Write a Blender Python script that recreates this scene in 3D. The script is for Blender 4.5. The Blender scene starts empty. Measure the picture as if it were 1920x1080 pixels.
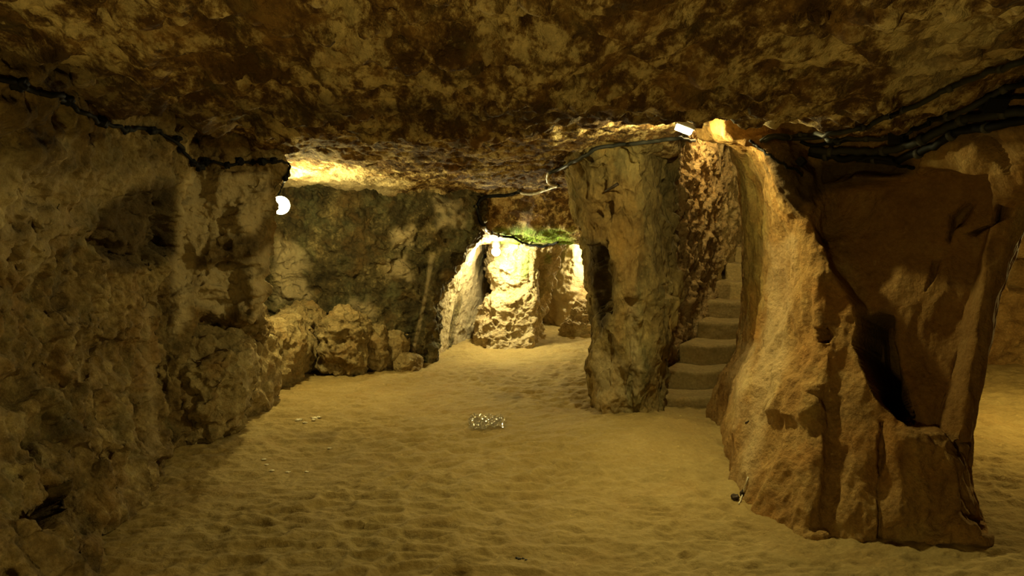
import bpy, math, random
import numpy as np
from mathutils import Vector
random.seed(4)
sc = bpy.context.scene
COL = sc.collection
F = 1400.0
CAM = np.array([0.0, 0.0, 1.6])
PITCH = math.atan(100.0 / F)
CP, SP = math.cos(PITCH), math.sin(PITCH)
f32 = np.float32

# ------------------------------------------------------------------ geometry helpers
def at(px, py, Y):
    """photo point at a given distance Y in front of the camera -> world"""
    px = np.asarray(px, float); py = np.asarray(py, float); Y = np.asarray(Y, float)
    a = (px - 960) / F; b = (540 - py) / F
    dy = CP + b * SP; dz = -SP + b * CP
    t = Y / dy
    return np.stack(np.broadcast_arrays(a * t, Y, CAM[2] + dz * t), -1)

def proj(P):
    d = P - CAM
    depth = d[..., 1] * CP - d[..., 2] * SP
    up = d[..., 1] * SP + d[..., 2] * CP
    depth = np.where(depth < .05, .05, depth)
    return 960 + F * d[..., 0] / depth, 540 - F * up / depth

_rng = np.random.RandomState(11)
PERM = _rng.permutation(4096).astype(np.int32)
_g = _rng.normal(size=(4096, 3)); GRAD = (_g / np.linalg.norm(_g, axis=1)[:, None]).astype(f32)
RND = _rng.rand(4096, 3).astype(f32)

def _hash(i, j, k, s):
    return PERM[(PERM[(PERM[(i + s) & 4095] + j) & 4095] + k) & 4095]

def gnoise(p, s=0):
    p = p.astype(f32); i0 = np.floor(p).astype(np.int32); fr = p - i0
    u = fr * fr * fr * (fr * (fr * 6 - 15) + 10)
    out = 0
    for dx in (0, 1):
        wx = u[:, 0] if dx else 1 - u[:, 0]
        for dy in (0, 1):
            wy = (u[:, 1] if dy else 1 - u[:, 1]) * wx
            for dz in (0, 1):
                w = (u[:, 2] if dz else 1 - u[:, 2]) * wy
                g = GRAD[_hash(i0[:, 0] + dx, i0[:, 1] + dy, i0[:, 2] + dz, s)]
                out = out + w * (g[:, 0] * (fr[:, 0] - dx) + g[:, 1] * (fr[:, 1] - dy) + g[:, 2] * (fr[:, 2] - dz))
    return out * 1.6

def fbm(p, octv=4, s=0, gain=.5, ridge=False, billow=False):
    a, out, q = 1.0, 0, p
    for o in range(octv):
        n = gnoise(q, s + o * 17)
        if ridge: n = 1 - 2 * np.abs(n) * 1.3
        if billow: n = 2 * np.abs(n) * 1.3 - 1
        out = out + a * n; a *= gain; q = q * 2.03 + 3.7
    return out

def voro(p, s=0):
    """distance to the nearest feature point (0 .. about 1)"""
    p = p.astype(f32); i0 = np.floor(p - .5).astype(np.int32)
    best = np.full(len(p), 9, f32); sec = best.copy()
    for dx in (0, 1):
        for dy in (0, 1):
            for dz in (0, 1):
                c = i0 + np.array([dx, dy, dz], np.int32)
                r = RND[_hash(c[:, 0], c[:, 1], c[:, 2], s)]
                d = ((p - (c + .2 + .6 * r)) ** 2).sum(1)
                sec = np.minimum(sec, np.maximum(best, d)); best = np.minimum(best, d)
    return np.sqrt(best), np.sqrt(sec)

def sm(a, b, x):
    t = np.clip((x - a) / (b - a), 0, 1); return t * t * (3 - 2 * t)

def poly_sd(px, py, poly):
    """signed distance in photo pixels, positive inside"""
    n = len(poly); best = np.full(px.shape, 1e9); ins = np.zeros(px.shape, bool)
    for i in range(n):
        x0, y0 = poly[i]; x1, y1 = poly[(i + 1) % n]
        ex, ey = x1 - x0, y1 - y0
        t = np.clip(((px - x0) * ex + (py - y0) * ey) / (ex * ex + ey * ey + 1e-9), 0, 1)
        best = np.minimum(best, (px - x0 - t * ex) ** 2 + (py - y0 - t * ey) ** 2)
        if y0 != y1:
            c = ((y0 > py) != (y1 > py)) & (px < (x1 - x0) * (py - y0) / (y1 - y0) + x0); ins ^= c
    d = np.sqrt(best); return np.where(ins, d, -d)

def cr(ctrl, n, closed=False):
    """Catmull-Rom along axis 0, spaced by chord length"""
    c = np.asarray(ctrl, float)
    m = len(c)
    if closed:
        ext = np.concatenate([c[-1:], c, c[:2]]); segs = m
    else:
        ext = np.concatenate([2 * c[:1] - c[1:2], c, 2 * c[-1:] - c[-2:-1]]); segs = m - 1
    L = []
    for i in range(segs):
        d = np.linalg.norm((ext[i + 2] - ext[i + 1]).reshape(-1, 3), axis=1).mean(); L.append(d + 1e-3)
    L = np.array(L); cum = np.concatenate([[0], np.cumsum(L)]); cum /= cum[-1]
    t = np.linspace(0, 1, n, endpoint=not closed)
    k = np.clip(np.searchsorted(cum, t, side='right') - 1, 0, segs - 1)
    u = (t - cum[k]) / (cum[k + 1] - cum[k])
    u = u.reshape((-1,) + (1,) * (c.ndim - 1))
    p0, p1, p2, p3 = ext[k], ext[k + 1], ext[k + 2], ext[k + 3]
    T = .5
    return (p1 + T * u * (p2 - p0) + u * u * (2 * T * p0 + (T - 3) * p1 + (3 - 2 * T) * p2 - T * p3)
            + u ** 3 * (-T * p0 + (2 - T) * p1 + (T - 2) * p2 + T * p3))

def grid_normals(G, closed_u=False, flip=False):
    if closed_u:
        du = np.roll(G, -1, 1) - np.roll(G, 1, 1)
    else:
        du = np.gradient(G, axis=1)
    dv = np.gradient(G, axis=0)
    n = np.cross(du, dv); l = np.linalg.norm(n, axis=-1, keepdims=True); n = n / np.maximum(l, 1e-9)
    return -n if flip else n

def displace(G, fn, passes, closed_u=False, flip=False):
    """fn(P (N,3), stage) -> offset along the normal; several stages, normals refreshed"""
    for st in range(passes):
        N = grid_normals(G, closed_u, flip)
        d = fn(G.reshape(-1, 3), st)
        G = G + N * d.reshape(G.shape[:2])[..., None]
    return G

def link_mesh(name, verts, faces_flat, nper, mat, parent=None, origin=None, smooth=True, attrs=None):
    verts = np.asarray(verts, float).reshape(-1, 3)
    if origin is not None: verts = verts - np.asarray(origin)
    me = bpy.data.meshes.new(name)
    me.vertices.add(len(verts)); me.vertices.foreach_set('co', verts.astype(f32).ravel())
    ff = np.asarray(faces_flat, np.int32).ravel(); nf = len(ff) // nper
    me.loops.add(len(ff)); me.loops.foreach_set('vertex_index', ff)
    me.polygons.add(nf); me.polygons.foreach_set('loop_start', np.arange(0, len(ff), nper, dtype=np.int32))
    me.polygons.foreach_set('loop_total', np.full(nf, nper, np.int32))
    me.polygons.foreach_set('use_smooth', np.full(nf, smooth))
    for k, v in (attrs or {}).items():
        a = me.attributes.new(k, 'FLOAT', 'POINT'); a.data.foreach_set('value', v.astype(f32).ravel())
    me.update(calc_edges=True); me.validate()
    me.materials.append(mat)
    o = bpy.data.objects.new(name, me); COL.objects.link(o)
    if origin is not None: o.location = Vector(origin)
    if parent is not None:
        o.parent = parent
        if origin is None: o.matrix_parent_inverse = parent.matrix_world.inverted()
    return o

def grid_faces(nv, nu, closed_u=False, flip=False):
    idx = np.arange(nv * nu).reshape(nv, nu)
    a = idx[:-1]; b = idx[1:]
    if closed_u:
        q = np.stack([a, np.roll(a, -1, 1), np.roll(b, -1, 1), b], -1)
    else:
        q = np.stack([a[:, :-1], a[:, 1:], b[:, 1:], b[:, :-1]], -1)
    q = q.reshape(-1, 4)
    return q[:, ::-1] if flip else q

def grid_obj(name, G, mat, closed_u=False, flip=False, **kw):
    nv, nu = G.shape[:2]
    return link_mesh(name, G, grid_faces(nv, nu, closed_u, flip), 4, mat, **kw)

def tag(o, label=None, cat=None, group=None, kind=None):
    if label: o['label'] = label
    if cat: o['category'] = cat
    if group: o['group'] = group
    if kind: o['kind'] = kind
    return o

def empty(name, loc):
    o = bpy.data.objects.new(name, None); COL.objects.link(o); o.location = Vector(loc); o.empty_display_size = .05
    bpy.context.view_layer.update()
    return o

# ------------------------------------------------------------------ materials
def nt_new(name):
    m = bpy.data.materials.new(name); m.use_nodes = True
    nt = m.node_tree; nt.nodes.clear()
    out = nt.nodes.new('ShaderNodeOutputMaterial'); b = nt.nodes.new('ShaderNodeBsdfPrincipled')
    nt.links.new(b.outputs[0], out.inputs[0])
    return m, nt, b

class NB:
    def __init__(s, nt): s.nt = nt
    def n(s, t, **kw):
        x = s.nt.nodes.new(t)
        for k, v in kw.items(): setattr(x, k, v)
        return x
    def noise(s, vec, scale, detail=6, rough=.6, dist=0.0):
        x = s.n('ShaderNodeTexNoise'); x.inputs['Scale'].default_value = scale
        x.inputs['Detail'].default_value = detail; x.inputs['Roughness'].default_value = rough
        x.inputs['Distortion'].default_value = dist
        s.nt.links.new(vec, x.inputs['Vector']); return x.outputs['Fac']
    def voro(s, vec, scale, feature='F1', smooth=0):
        x = s.n('ShaderNodeTexVoronoi', feature=feature); x.inputs['Scale'].default_value = scale
        s.nt.links.new(vec, x.inputs['Vector']); return x.outputs['Distance']
    def ramp(s, fac, stops, interp='LINEAR'):
        x = s.n('ShaderNodeValToRGB'); r = x.color_ramp; r.interpolation = interp
        while len(r.elements) < len(stops): r.elements.new(.5)
        for e, (p, c) in zip(r.elements, stops):
            e.position = p; e.color = (c if len(c) == 4 else (*c, 1)) if hasattr(c, '__len__') else (c, c, c, 1)
        s.nt.links.new(fac, x.inputs[0]); return x.outputs[0]
    def mix(s, fac, a, b, mode='MIX'):
        x = s.n('ShaderNodeMix', data_type='RGBA', blend_type=mode)
        for sock, v in ((x.inputs[0], fac), (x.inputs[6], a), (x.inputs[7], b)):
            if isinstance(v, (int, float)): sock.default_value = v
            elif isinstance(v, tuple): sock.default_value = (*v, 1)
            else: s.nt.links.new(v, sock)
        return x.outputs[2]
    def math(s, op, a, b=0.0, c=0.0):
        x = s.n('ShaderNodeMath', operation=op)
        for i, v in enumerate((a, b, c)):
            if isinstance(v, (int, float)): x.inputs[i].default_value = v
            else: s.nt.links.new(v, x.inputs[i])
        return x.outputs[0]
    def attr(s, name):
        x = s.n('ShaderNodeAttribute', attribute_name=name); return x.outputs['Fac']

def rock_mat(name, dark, mid, light, accent, blot=(.42, .58), bscale=2.2, stretch=(1, 1, 1), bump=1.0, seed=0.0,
             pits=.5, fine=1.0, rough=.9, green=.25, grain=(.7, 1.2)):
    m, nt, b = nt_new(name); k = NB(nt)
    geo = k.n('ShaderNodeNewGeometry'); mp = k.n('ShaderNodeMapping')
    nt.links.new(geo.outputs['Position'], mp.inputs[0])
    mp.inputs['Location'].default_value = (seed, seed * .7, seed * .3); mp.inputs['Scale'].default_value = stretch
    v = mp.outputs[0]
    n1 = k.noise(v, bscale, 11, .72, .15)
    n2 = k.noise(v, bscale * 3.1, 10, .72, .1)
    n3 = k.noise(v, 38, 5, .7)
    n4 = k.noise(v, .9, 4, .5)
    mixn = k.math('ADD', k.math('MULTIPLY', n1, .54), k.math('MULTIPLY', n2, .46))
    base = k.ramp(mixn, [(blot[0], dark), ((blot[0] + blot[1]) / 2, mid), (blot[1], light)])
    acc = k.ramp(k.noise(v, bscale * .8 + 1.3, 5, .6, .4), [(.52, 0.0), (.66, 1.0)])
    base = k.mix(k.math('MULTIPLY', acc, .6), base, accent)
    gr = k.ramp(k.noise(v, bscale * 1.4 + .5, 6, .65), [(.5, 0.0), (.68, 1.0)])
    base = k.mix(k.math('MULTIPLY', gr, green), base, (.16, .17, .085))
    # grain
    g = k.ramp(n3, [(.3, grain[0]), (.7, grain[1])])
    base = k.mix(1.0, base, g, 'MULTIPLY')
    # pale and dark flecks with a shape of their own
    fl = k.ramp(k.noise(v, 19, 6, .75, .2), [(.63, 0.0), (.70, 1.0)])
    base = k.mix(k.math('MULTIPLY', fl, .55), base, tuple(min(1, c * 1.5) for c in light))
    dk = k.ramp(k.noise(v, 12, 7, .75, .2), [(.30, 1.0), (.38, 0.0)])
    base = k.mix(k.math('MULTIPLY', dk, pits), base, tuple(c * .5 for c in dark))
    # attributes: pale plaster and stone, moss, painted dark tone, rust
    base = k.mix(k.attr('pale'), base, k.mix(n2, (.50, .38, .20), (.62, .52, .32)))
    base = k.mix(k.attr('rust'), base, k.mix(n2, (.20, .08, .02), (.45, .22, .05)))
    base = k.mix(k.attr('painted_dark'), base, k.mix(n2, (.018, .014, .009), (.10, .07, .035)))  # near-black tone that paints shade into the rock and darkens floor patches
    mo = k.math('MULTIPLY', k.attr('moss'), k.ramp(n2, [(.36, .25), (.56, 1.0)]))
    base = k.mix(mo, base, k.mix(n3, (.07, .16, .015), (.26, .42, .05)))
    nt.links.new(base, b.inputs['Base Color'])
    b.inputs['Roughness'].default_value = rough; b.inputs['Specular IOR Level'].default_value = .18
    # bump
    h = k.math('ADD', k.math('MULTIPLY', k.noise(v, 9, 9, .66, .1), 1.0),
               k.math('ADD', k.math('MULTIPLY', k.noise(v, 45, 6, .68), .34 * fine), k.math('MULTIPLY', k.voro(v, 34), -.16 * fine)))
    vo = k.voro(v, 13); pit = k.ramp(vo, [(.0, 0.0), (.32, 1.0)])
    pm = k.ramp(k.noise(v, 3.1, 3, .5), [(.48, 0.0), (.6, 1.0)])
    h = k.math('SUBTRACT', h, k.math('MULTIPLY', k.math('MULTIPLY', k.math('SUBTRACT', 1.0, pit), pm), .28 * pits))
    bp = k.n('ShaderNodeBump'); bp.inputs['Strength'].default_value = .85; bp.inputs['Distance'].default_value = .055 * bump
    nt.links.new(h, bp.inputs['Height']); nt.links.new(bp.outputs[0], b.inputs['Normal'])
    return m

def plain(name, col, rough=.6, metal=0.0, spec=.4, emit=None, es=0, bump=0):
    m, nt, b = nt_new(name); k = NB(nt)
    g = k.n('ShaderNodeNewGeometry'); n = k.noise(g.outputs['Position'], 40, 4, .6)
    c = k.mix(n, tuple(x * .7 for x in col), tuple(min(1, x * 1.25) for x in col))
    nt.links.new(c, b.inputs['Base Color']); b.inputs['Roughness'].default_value = rough
    b.inputs['Metallic'].default_value = metal; b.inputs['Specular IOR Level'].default_value = spec
    if emit:
        b.inputs['Emission Color'].default_value = (*emit, 1); b.inputs['Emission Strength'].default_value = es
    if bump:
        bp = k.n('ShaderNodeBump'); bp.inputs['Distance'].default_value = bump
        nt.links.new(n, bp.inputs['Height']); nt.links.new(bp.outputs[0], b.inputs['Normal'])
    return m

M = dict(
    ceiling=rock_mat('ceiling_rock', (.10, .052, .017), (.28, .175, .065), (.70, .55, .28), (.36, .20, .06), blot=(.465, .545), bscale=4.6, bump=1.4, seed=3, green=.3, pits=.9, fine=1.3, stretch=(1, .42, 1)),
    left=rock_mat('left_wall_rock', (.085, .056, .020), (.22, .15, .06), (.43, .33, .15), (.25, .145, .045), blot=(.40, .62), bscale=1.7, bump=1.1, seed=9, green=.32, pits=.7),
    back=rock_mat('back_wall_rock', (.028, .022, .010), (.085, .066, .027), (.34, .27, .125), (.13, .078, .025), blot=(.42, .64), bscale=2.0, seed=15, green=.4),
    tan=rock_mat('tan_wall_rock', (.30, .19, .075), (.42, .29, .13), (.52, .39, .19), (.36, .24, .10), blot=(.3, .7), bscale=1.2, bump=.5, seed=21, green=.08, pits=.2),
    pillar_c=rock_mat('centre_pillar_rock', (.09, .066, .026), (.235, .175, .070), (.42, .32, .13), (.33, .21, .06), blot=(.38, .62), bscale=1.9, seed=27, green=.45, pits=.8, stretch=(1, 1, .55)),
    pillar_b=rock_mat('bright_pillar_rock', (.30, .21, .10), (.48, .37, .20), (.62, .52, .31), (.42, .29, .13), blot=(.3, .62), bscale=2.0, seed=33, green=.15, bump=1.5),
    pillar_r=rock_mat('right_pillar_rock', (.17, .085, .022), (.35, .21, .070), (.46, .33, .13), (.34, .165, .04), blot=(.36, .66), bscale=1.3, seed=39, green=.10, pits=.45, bump=.8),
    stair=rock_mat('stair_wall_rock', (.17, .105, .04), (.34, .23, .10), (.47, .35, .17), (.32, .20, .07), blot=(.35, .62), bscale=2.4, seed=45, green=.15, bump=1.5, pits=.8),
    boulder=rock_mat('boulder_rock', (.12, .085, .035), (.28, .205, .09), (.46, .37, .19), (.28, .17, .06), blot=(.36, .62), bscale=3.0, seed=51, green=.25, pits=.8, bump=1.0),
    step=rock_mat('step_stone', (.19, .135, .055), (.29, .215, .095), (.36, .28, .13), (.27, .18, .07), blot=(.3, .7), bscale=2.0, seed=57, green=.1, bump=.35, pits=.1),
    floor=rock_mat('floor_earth', (.22, .155, .055), (.31, .225, .085), (.39, .295, .12), (.30, .20, .07), blot=(.30, .70), bscale=1.1, seed=63, green=.10, bump=.35, pits=.15, fine=1.2, grain=(.85, 1.1)),
    cable=plain('black_rubber', (.008, .008, .009), .7, spec=.15),
    conduit=plain('grey_conduit', (.030, .031, .028), .6, spec=.2),
    clip=plain('clip_plastic', (.055, .053, .045), .6, spec=.2),
    white=plain('white_cable', (.65, .62, .52), .45),
    iron=plain('rusty_iron', (.05, .035, .025), .6, .5),
    housing=plain('lamp_housing', (.07, .065, .055), .5, .3),
)
BULB = plain('lamp_glass', (.9, .85, .7), .3, emit=(1, .80, .38), es=28)
FLOOD = plain('flood_glass', (.9, .85, .7), .3, emit=(1, .86, .50), es=45)

# ------------------------------------------------------------------ rock relief functions
def rock(P, st, macro=.10, meso=.05, micro=.016, pit=.03, seed=0, stretch=(1, 1, 1)):
    Q = P * np.array(stretch)
    if st == 0:
        return macro * fbm(Q * 1.1, 3, seed) + meso * .8 * fbm(Q * 3.1, 3, seed + 5, ridge=True) - meso * .25
    v1, v2 = voro(Q * 5.5 + gnoise(Q * 6, seed + 3)[:, None] * .35, seed)
    chunk = sm(0, .35, v2 - v1)
    msk = sm(-.1, .4, gnoise(Q * 1.6, seed + 40))
    pv, _ = voro(Q * 14, seed + 8)
    pits = (1 - sm(.05, .38, pv)) * sm(.0, .35, gnoise(Q * 2.3, seed + 60))
    hv, _ = voro(Q * 4.3, seed + 18)
    holes = (1 - sm(.08, .24, hv)) * sm(.15, .35, gnoise(Q * 1.4, seed + 70))
    return (meso * .45 * (chunk - .7) * msk + micro * fbm(Q * 8, 4, seed + 9, gain=.6) - pit * pits * .6 - pit * 1.6 * holes)

def dents(P, feats):
    """feats: (polygon in photo px, depth m, soft px) -> offset"""
    px, py = proj(P); d = np.zeros(len(P))
    wob = 7 * gnoise(P * 5, 91) + 3 * gnoise(P * 14, 92)
    for poly, dep, soft in feats:
        s = poly_sd(px, py, poly) + wob
        d = d - dep * sm(-soft * .3, soft, s)
    return d

def region(P, polys, soft=14, wobble=12):
    px, py = proj(P); a = np.zeros(len(P)); w = wobble * (gnoise(P * 4, 77) + .5 * gnoise(P * 11, 78))
    for poly, amt in polys:
        a = np.maximum(a, amt * sm(-soft, soft, poly_sd(px, py, poly) + w))
    return a

# ------------------------------------------------------------------ FLOOR
def floor_z(x, y):
    P = np.stack([x, y, np.zeros_like(x)], 1)
    z = .035 * fbm(P * .55, 2, 101)
    z += .11 * np.exp(-(((x - .95) / .75) ** 2 + ((y - 5.75) / .75) ** 2))
    z -= .03 * np.exp(-(((x - 1.6) / .4) ** 2 + ((y - 6.6) / .4) ** 2))
    z += .05 * sm(2.0, 3.2, np.abs(x + .3)) * sm(3, 5, y)
    z += .05 * sm(9.2, 10.4, y)
    w = P + .12 * np.stack([gnoise(P * 1.6, 5), gnoise(P * 1.6, 6), 0 * x], 1)
    q = w * np.array([4.2, 6.5, 1])
    v1, _ = voro(q, 110)
    z += .030 * (np.minimum(v1, .62) - .35) * (1 + .8 * gnoise(P * .9, 111))
    q2 = w * np.array([3.4, 5.6, 1]) + .25 * gnoise(P * 5, 120)[:, None]
    a1, a2 = voro(q2, 121)
    z += .022 * (1 - sm(0, .28, a2 - a1)) * sm(-.25, .25, gnoise(P * .7, 122))
    z += .010 * fbm(w * np.array([2.6, 5.2, 1]), 3, 112, ridge=True, gain=.55)
    z += .009 * fbm(P * np.array([11, 17, 1]), 3, 113, gain=.55)
    return z

def build_floor():
    ys = [.4]
    while ys[-1] < 15:
        ys.append(ys[-1] + .0035 * max(ys[-1], 2.4))
    ys = np.array(ys); nu = 760
    u = np.linspace(-1, 1, nu)
    half = np.clip(ys * .95 + 1.2, 3.2, 6.5)
    X = u[None] * half[:, None] + np.clip((ys - 3) * .1, 0, .5)[:, None]; Y = np.repeat(ys[:, None], nu, 1)
    Z = floor_z(X.ravel(), Y.ravel()).reshape(X.shape)
    G = np.stack([X, Y, Z], -1); P = G.reshape(-1, 3)
    at_ = {'painted_dark': region(P, [([(550, 812), (630, 808), (625, 826), (560, 826)], .35), ([(925, 740), (975, 738), (980, 748), (930, 750)], .4)], 5, 5)}  # two darker patches in the earth
    o = grid_obj('floor', G, M['floor'], attrs=at_)
    tag(o, 'trampled sandy earth floor of the cave', 'floor', kind='structure'); return o

# ------------------------------------------------------------------ CEILING
def ceil_z(x, y):
    P = np.stack([x, y, np.zeros_like(x)], 1)
    pxc = 960 + F * x / np.maximum(y, .3)
    lip = 4.02 + .10 * gnoise(P * .9, 201) + .04 * gnoise(P * 3, 202)
    near = 2.27 - .09 * sm(2.0, 3.9, y) + .05 * fbm(P * .8, 2, 205)
    # near slab climbs a little to the far right
    near += .12 * sm(1.2, 2.4, x) * (1 - sm(3.6, 4.4, y))
    far = 2.30 - .13 * sm(4.6, 8.8, y) + .05 * fbm(P * 1.1, 2, 206)
    far += .07 * sm(.3, 1.2, x) * (1 - sm(6.5, 8, y))
    far += .05 * sm(-1.2, -1.9, x) * sm(5.5, 6.4, y) * (1 - sm(7.2, 8.5, y))
    t = sm(-.05, .22, y - lip)
    z = near * (1 - t) + far * t
    # roof drops towards the tunnel at the back
    yy = y + .12 * gnoise(P * 1.3, 207)
    d = sm(8.95, 9.85, yy)
    z = z * (1 - d) + (1.62 - .12 * sm(9.7, 10.5, yy)) * d
    # open shaft over the staircase
    k = sm(5.35, 5.75, y) * sm(1262, 1276, pxc) * (1 - sm(1600, 1700, pxc))
    z = z + 1.5 * k
    return z

FOLD = ([(-400, 60), (0, 78), (100, 98), (215, 135), (300, 185), (375, 232), (470, 222), (520, 245), (430, 300), (330, 290), (200, 270), (0, 200), (-400, 160)], .10, 12)

def build_ceiling():
    ys = [.4]
    while ys[-1] < 14:
        ys.append(ys[-1] + .0042 * max(ys[-1], 2.2))
    ys = np.array(ys); nu = 720
    u = np.linspace(-1, 1, nu); half = np.clip(ys * .95 + 1.2, 3.2, 6.5)
    X = u[None] * half[:, None]; Y = np.repeat(ys[:, None], nu, 1)
    Z = ceil_z(X.ravel(), Y.ravel()).reshape(X.shape)
    G = np.stack([X, Y, Z], -1)
    def fn(P, st):
        near = 1 - sm(3.9, 4.3, P[:, 1])
        if st == 0:
            return dents(P, [FOLD]) + (.028 + .030 * near) * fbm(P * np.array([2.2, 2.2, 2.5]), 3, 210, ridge=True)
        v1, v2 = voro(P * np.array([8, 6, 9.]) + gnoise(P * 7, 211)[:, None] * .4, 212)
        fl = sm(.0, .3, gnoise(P * np.array([1.7, 2.4, 2]), 213) + .35 * gnoise(P * 6, 214))
        return (.012 + .020 * near) * fl * sm(0, .4, v2 - v1) + .011 * fbm(P * 9, 4, 215, gain=.62)
    G = displace(G, fn, 2, flip=True)
    # make sure offsets go downward
    P = G.reshape(-1, 3)
    at_ = {'moss': region(P, [([(925, 428), (1075, 424), (1080, 475), (925, 470)], 1.0)], 10, 10) * sm(9.45, 9.7, P[:, 1]),
           'painted_dark': region(P, [(FOLD[0], .5), ([(300, 205), (420, 236), (700, 222), (1000, 232), (1270, 238), (1270, 214), (900, 205), (560, 188), (380, 190)], .55)], 14, 16) * (1 - sm(4.0, 4.2, P[:, 1])),  # shade painted into the fold band and along the slab lip
           'pale': region(P, [([(520, 330), (640, 325), (760, 345), (700, 380), (520, 385)], .9), ([(1680, 110), (1760, 100), (1840, 130), (1760, 185), (1700, 175)], .55), ([(1640, 60), (1880, 50), (1900, 120), (1700, 120)], .25)], 16, 16)}
    o = grid_obj('ceiling', G, M['ceiling'], flip=True, attrs=at_)
    tag(o, 'low rough cave ceiling of blotched brown and cream rock', 'ceiling', kind='structure'); return o

# ------------------------------------------------------------------ WALLS
ZL = [2.7, 2.15, 1.75, 1.35, .95, .55, .15, -.35]
def build_wall_left():
    def X(px, Y): return (px - 960) / F * Y
    cols = [
        [(-2.1, .5)] * 8,
        [(-1.98, 2.0), (-1.98, 2.0), (-2.08, 2.0), (-2.15, 2.0), (-2.08, 2.0), (-1.95, 2.0), (-1.75, 2.0), (-1.6, 2.0)],
        [(-1.9, 2.9), (-1.93, 2.9), (-2.08, 2.9), (-2.2, 2.9), (-2.15, 2.9), (-2.05, 2.9), (-1.85, 3.0), (-1.75, 3.0)],
        [(-2.0, 3.6), (-2.08, 3.6), (-2.2, 3.6), (-2.32, 3.6), (-2.28, 3.6), (-2.2, 3.6), (-2.06, 3.6), (-2.0, 3.6)],
        [(-2.05, 4.3), (-2.14, 4.3), (-2.2, 4.3), (-2.36, 4.3), (-2.38, 4.3), (-2.33, 4.3), (-2.22, 4.3), (-2.18, 4.3)],
        [(X(345, 4.95), 4.95), (X(345, 4.95), 4.95), (X(333, 4.95), 4.95), (X(295, 4.95), 4.95), (X(262, 4.95), 4.95), (X(268, 4.95), 4.95), (X(276, 5.0), 5.0), (X(285, 5.0), 5.0)],
        [(X(338, 5.3), 5.3), (X(338, 5.3), 5.3), (X(328, 5.3), 5.3), (X(292, 5.3), 5.3), (X(276, 5.25), 5.25), (X(280, 5.25), 5.25), (X(288, 5.25), 5.25), (X(295, 5.25), 5.25)],
        [(X(365, 5.65), 5.65), (X(365, 5.65), 5.65), (X(358, 5.6), 5.6), (X(345, 5.6), 5.6), (X(338, 5.45), 5.45), (X(335, 5.45), 5.45), (X(335, 5.5), 5.5), (X(335, 5.5), 5.5)],
        [(X(430, 5.75), 5.75), (X(430, 5.75), 5.75), (X(425, 5.7), 5.7), (X(415, 5.75), 5.75), (X(400, 5.9), 5.9), (X(390, 6.3), 6.3), (X(390, 6.3), 6.3), (X(390, 6.3), 6.3)],
        [(X(530, 5.95), 5.95), (X(532, 5.95), 5.95), (X(505, 5.95), 5.95), (X(490, 6.0), 6.0), (X(488, 6.1), 6.1), (X(478, 6.7), 6.7), (X(485, 6.75), 6.75), (X(485, 6.75), 6.75)],
        [(X(505, 6.5), 6.5), (X(505, 6.5), 6.5), (X(478, 6.5), 6.5), (X(475, 6.5), 6.5), (X(475, 6.8), 6.8), (X(500, 7.3), 7.3), (X(508, 7.3), 7.3), (X(508, 7.3), 7.3)],
        [(-2.75, 7.8)] * 5 + [(X(505, 8), 8), (X(515, 8), 8), (X(515, 8), 8)],
        [(-3.3, 9.6)] * 8,
    ]
    C = np.array([[(x, y, z) for (x, y), z in zip(c, ZL)] for c in cols])   # cols, rows, 3
    C = cr(C, 820); C = np.swapaxes(C, 0, 1); G = cr(C, 480)
    feats = [([(185, 400), (250, 352), (330, 345), (330, 470), (295, 498), (215, 500), (178, 470)], .17, 9),
             ([(95, 920), (125, 905), (140, 930), (125, 975), (70, 990), (60, 985)], .35, 8),
             ([(372, 500), (440, 490), (472, 500), (470, 575), (420, 590), (365, 570)], .10, 10),
             ([(378, 672), (440, 680), (440, 722), (378, 712)], .25, 8),
             ([(345, 455), (420, 430), (490, 445), (480, 480), (380, 500)], -.06, 18),
             ([(300, 560), (330, 540), (350, 640), (330, 730), (300, 720)], .06, 12),
             ([(418, 392), (445, 388), (447, 405), (425, 408)], .06, 4), ([(438, 378), (455, 376), (457, 386), (440, 386)], .05, 3),
             ([(0, 690), (60, 700), (110, 760), (110, 830), (60, 870), (0, 850)], .07, 20),
             ([(145, 625), (270, 640), (268, 720), (225, 745), (150, 730)], .05, 12),
             ([(85, 560), (170, 620), (90, 640)], -.05, 14),
             ([(262, 590), (285, 560), (280, 650), (292, 740), (290, 860), (276, 860), (272, 700)], -.07, 8), ([(225, 740), (262, 700), (268, 860), (235, 860)], .05, 10)]
    def fn(P, st):
        d = rock(P, st, .06, .06, .022, .06, 300, (1, 1, .85))
        if st == 0: d = d + dents(P, feats)
        if st == 1:  # scraped tool ridges, rising to the right
            q = P @ np.array([[1, 0, 0], [0, .8, .45], [0, -.9, 2.4]])
            d = d + .016 * fbm(q * 3.2, 2, 330, ridge=True) * sm(1.0, 1.5, P[:, 2])
        return d
    G = displace(G, fn, 2, flip=True)
    P = G.reshape(-1, 3)
    at_ = {'pale': region(P, [([(372, 500), (440, 490), (472, 500), (470, 575), (420, 590), (365, 570)], .9),
                              ([(345, 325), (505, 320), (505, 380), (480, 440), (400, 440), (370, 490), (350, 600), (318, 640), (325, 480)], .85), ([(455, 500), (505, 460), (500, 570), (475, 600)], .8), ([(0, 300), (120, 330), (300, 300), (335, 330), (240, 360), (150, 430), (60, 520), (0, 500)], .22), ([(262, 600), (290, 560), (282, 660), (296, 740), (290, 860), (275, 860), (275, 700)], .3)], 10, 10),  # last polygon paints a rim highlight down the ridge edge
           'painted_dark': region(P, [([(185, 400), (250, 352), (330, 345), (330, 470), (295, 498), (215, 500), (178, 470)], .75),  # shade painted in the hollow and beneath the overhangs
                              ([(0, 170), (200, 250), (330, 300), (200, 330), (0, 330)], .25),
                              ([(385, 490), (450, 440), (495, 440), (485, 485), (400, 495)], .45)], 16, 16)}
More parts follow.
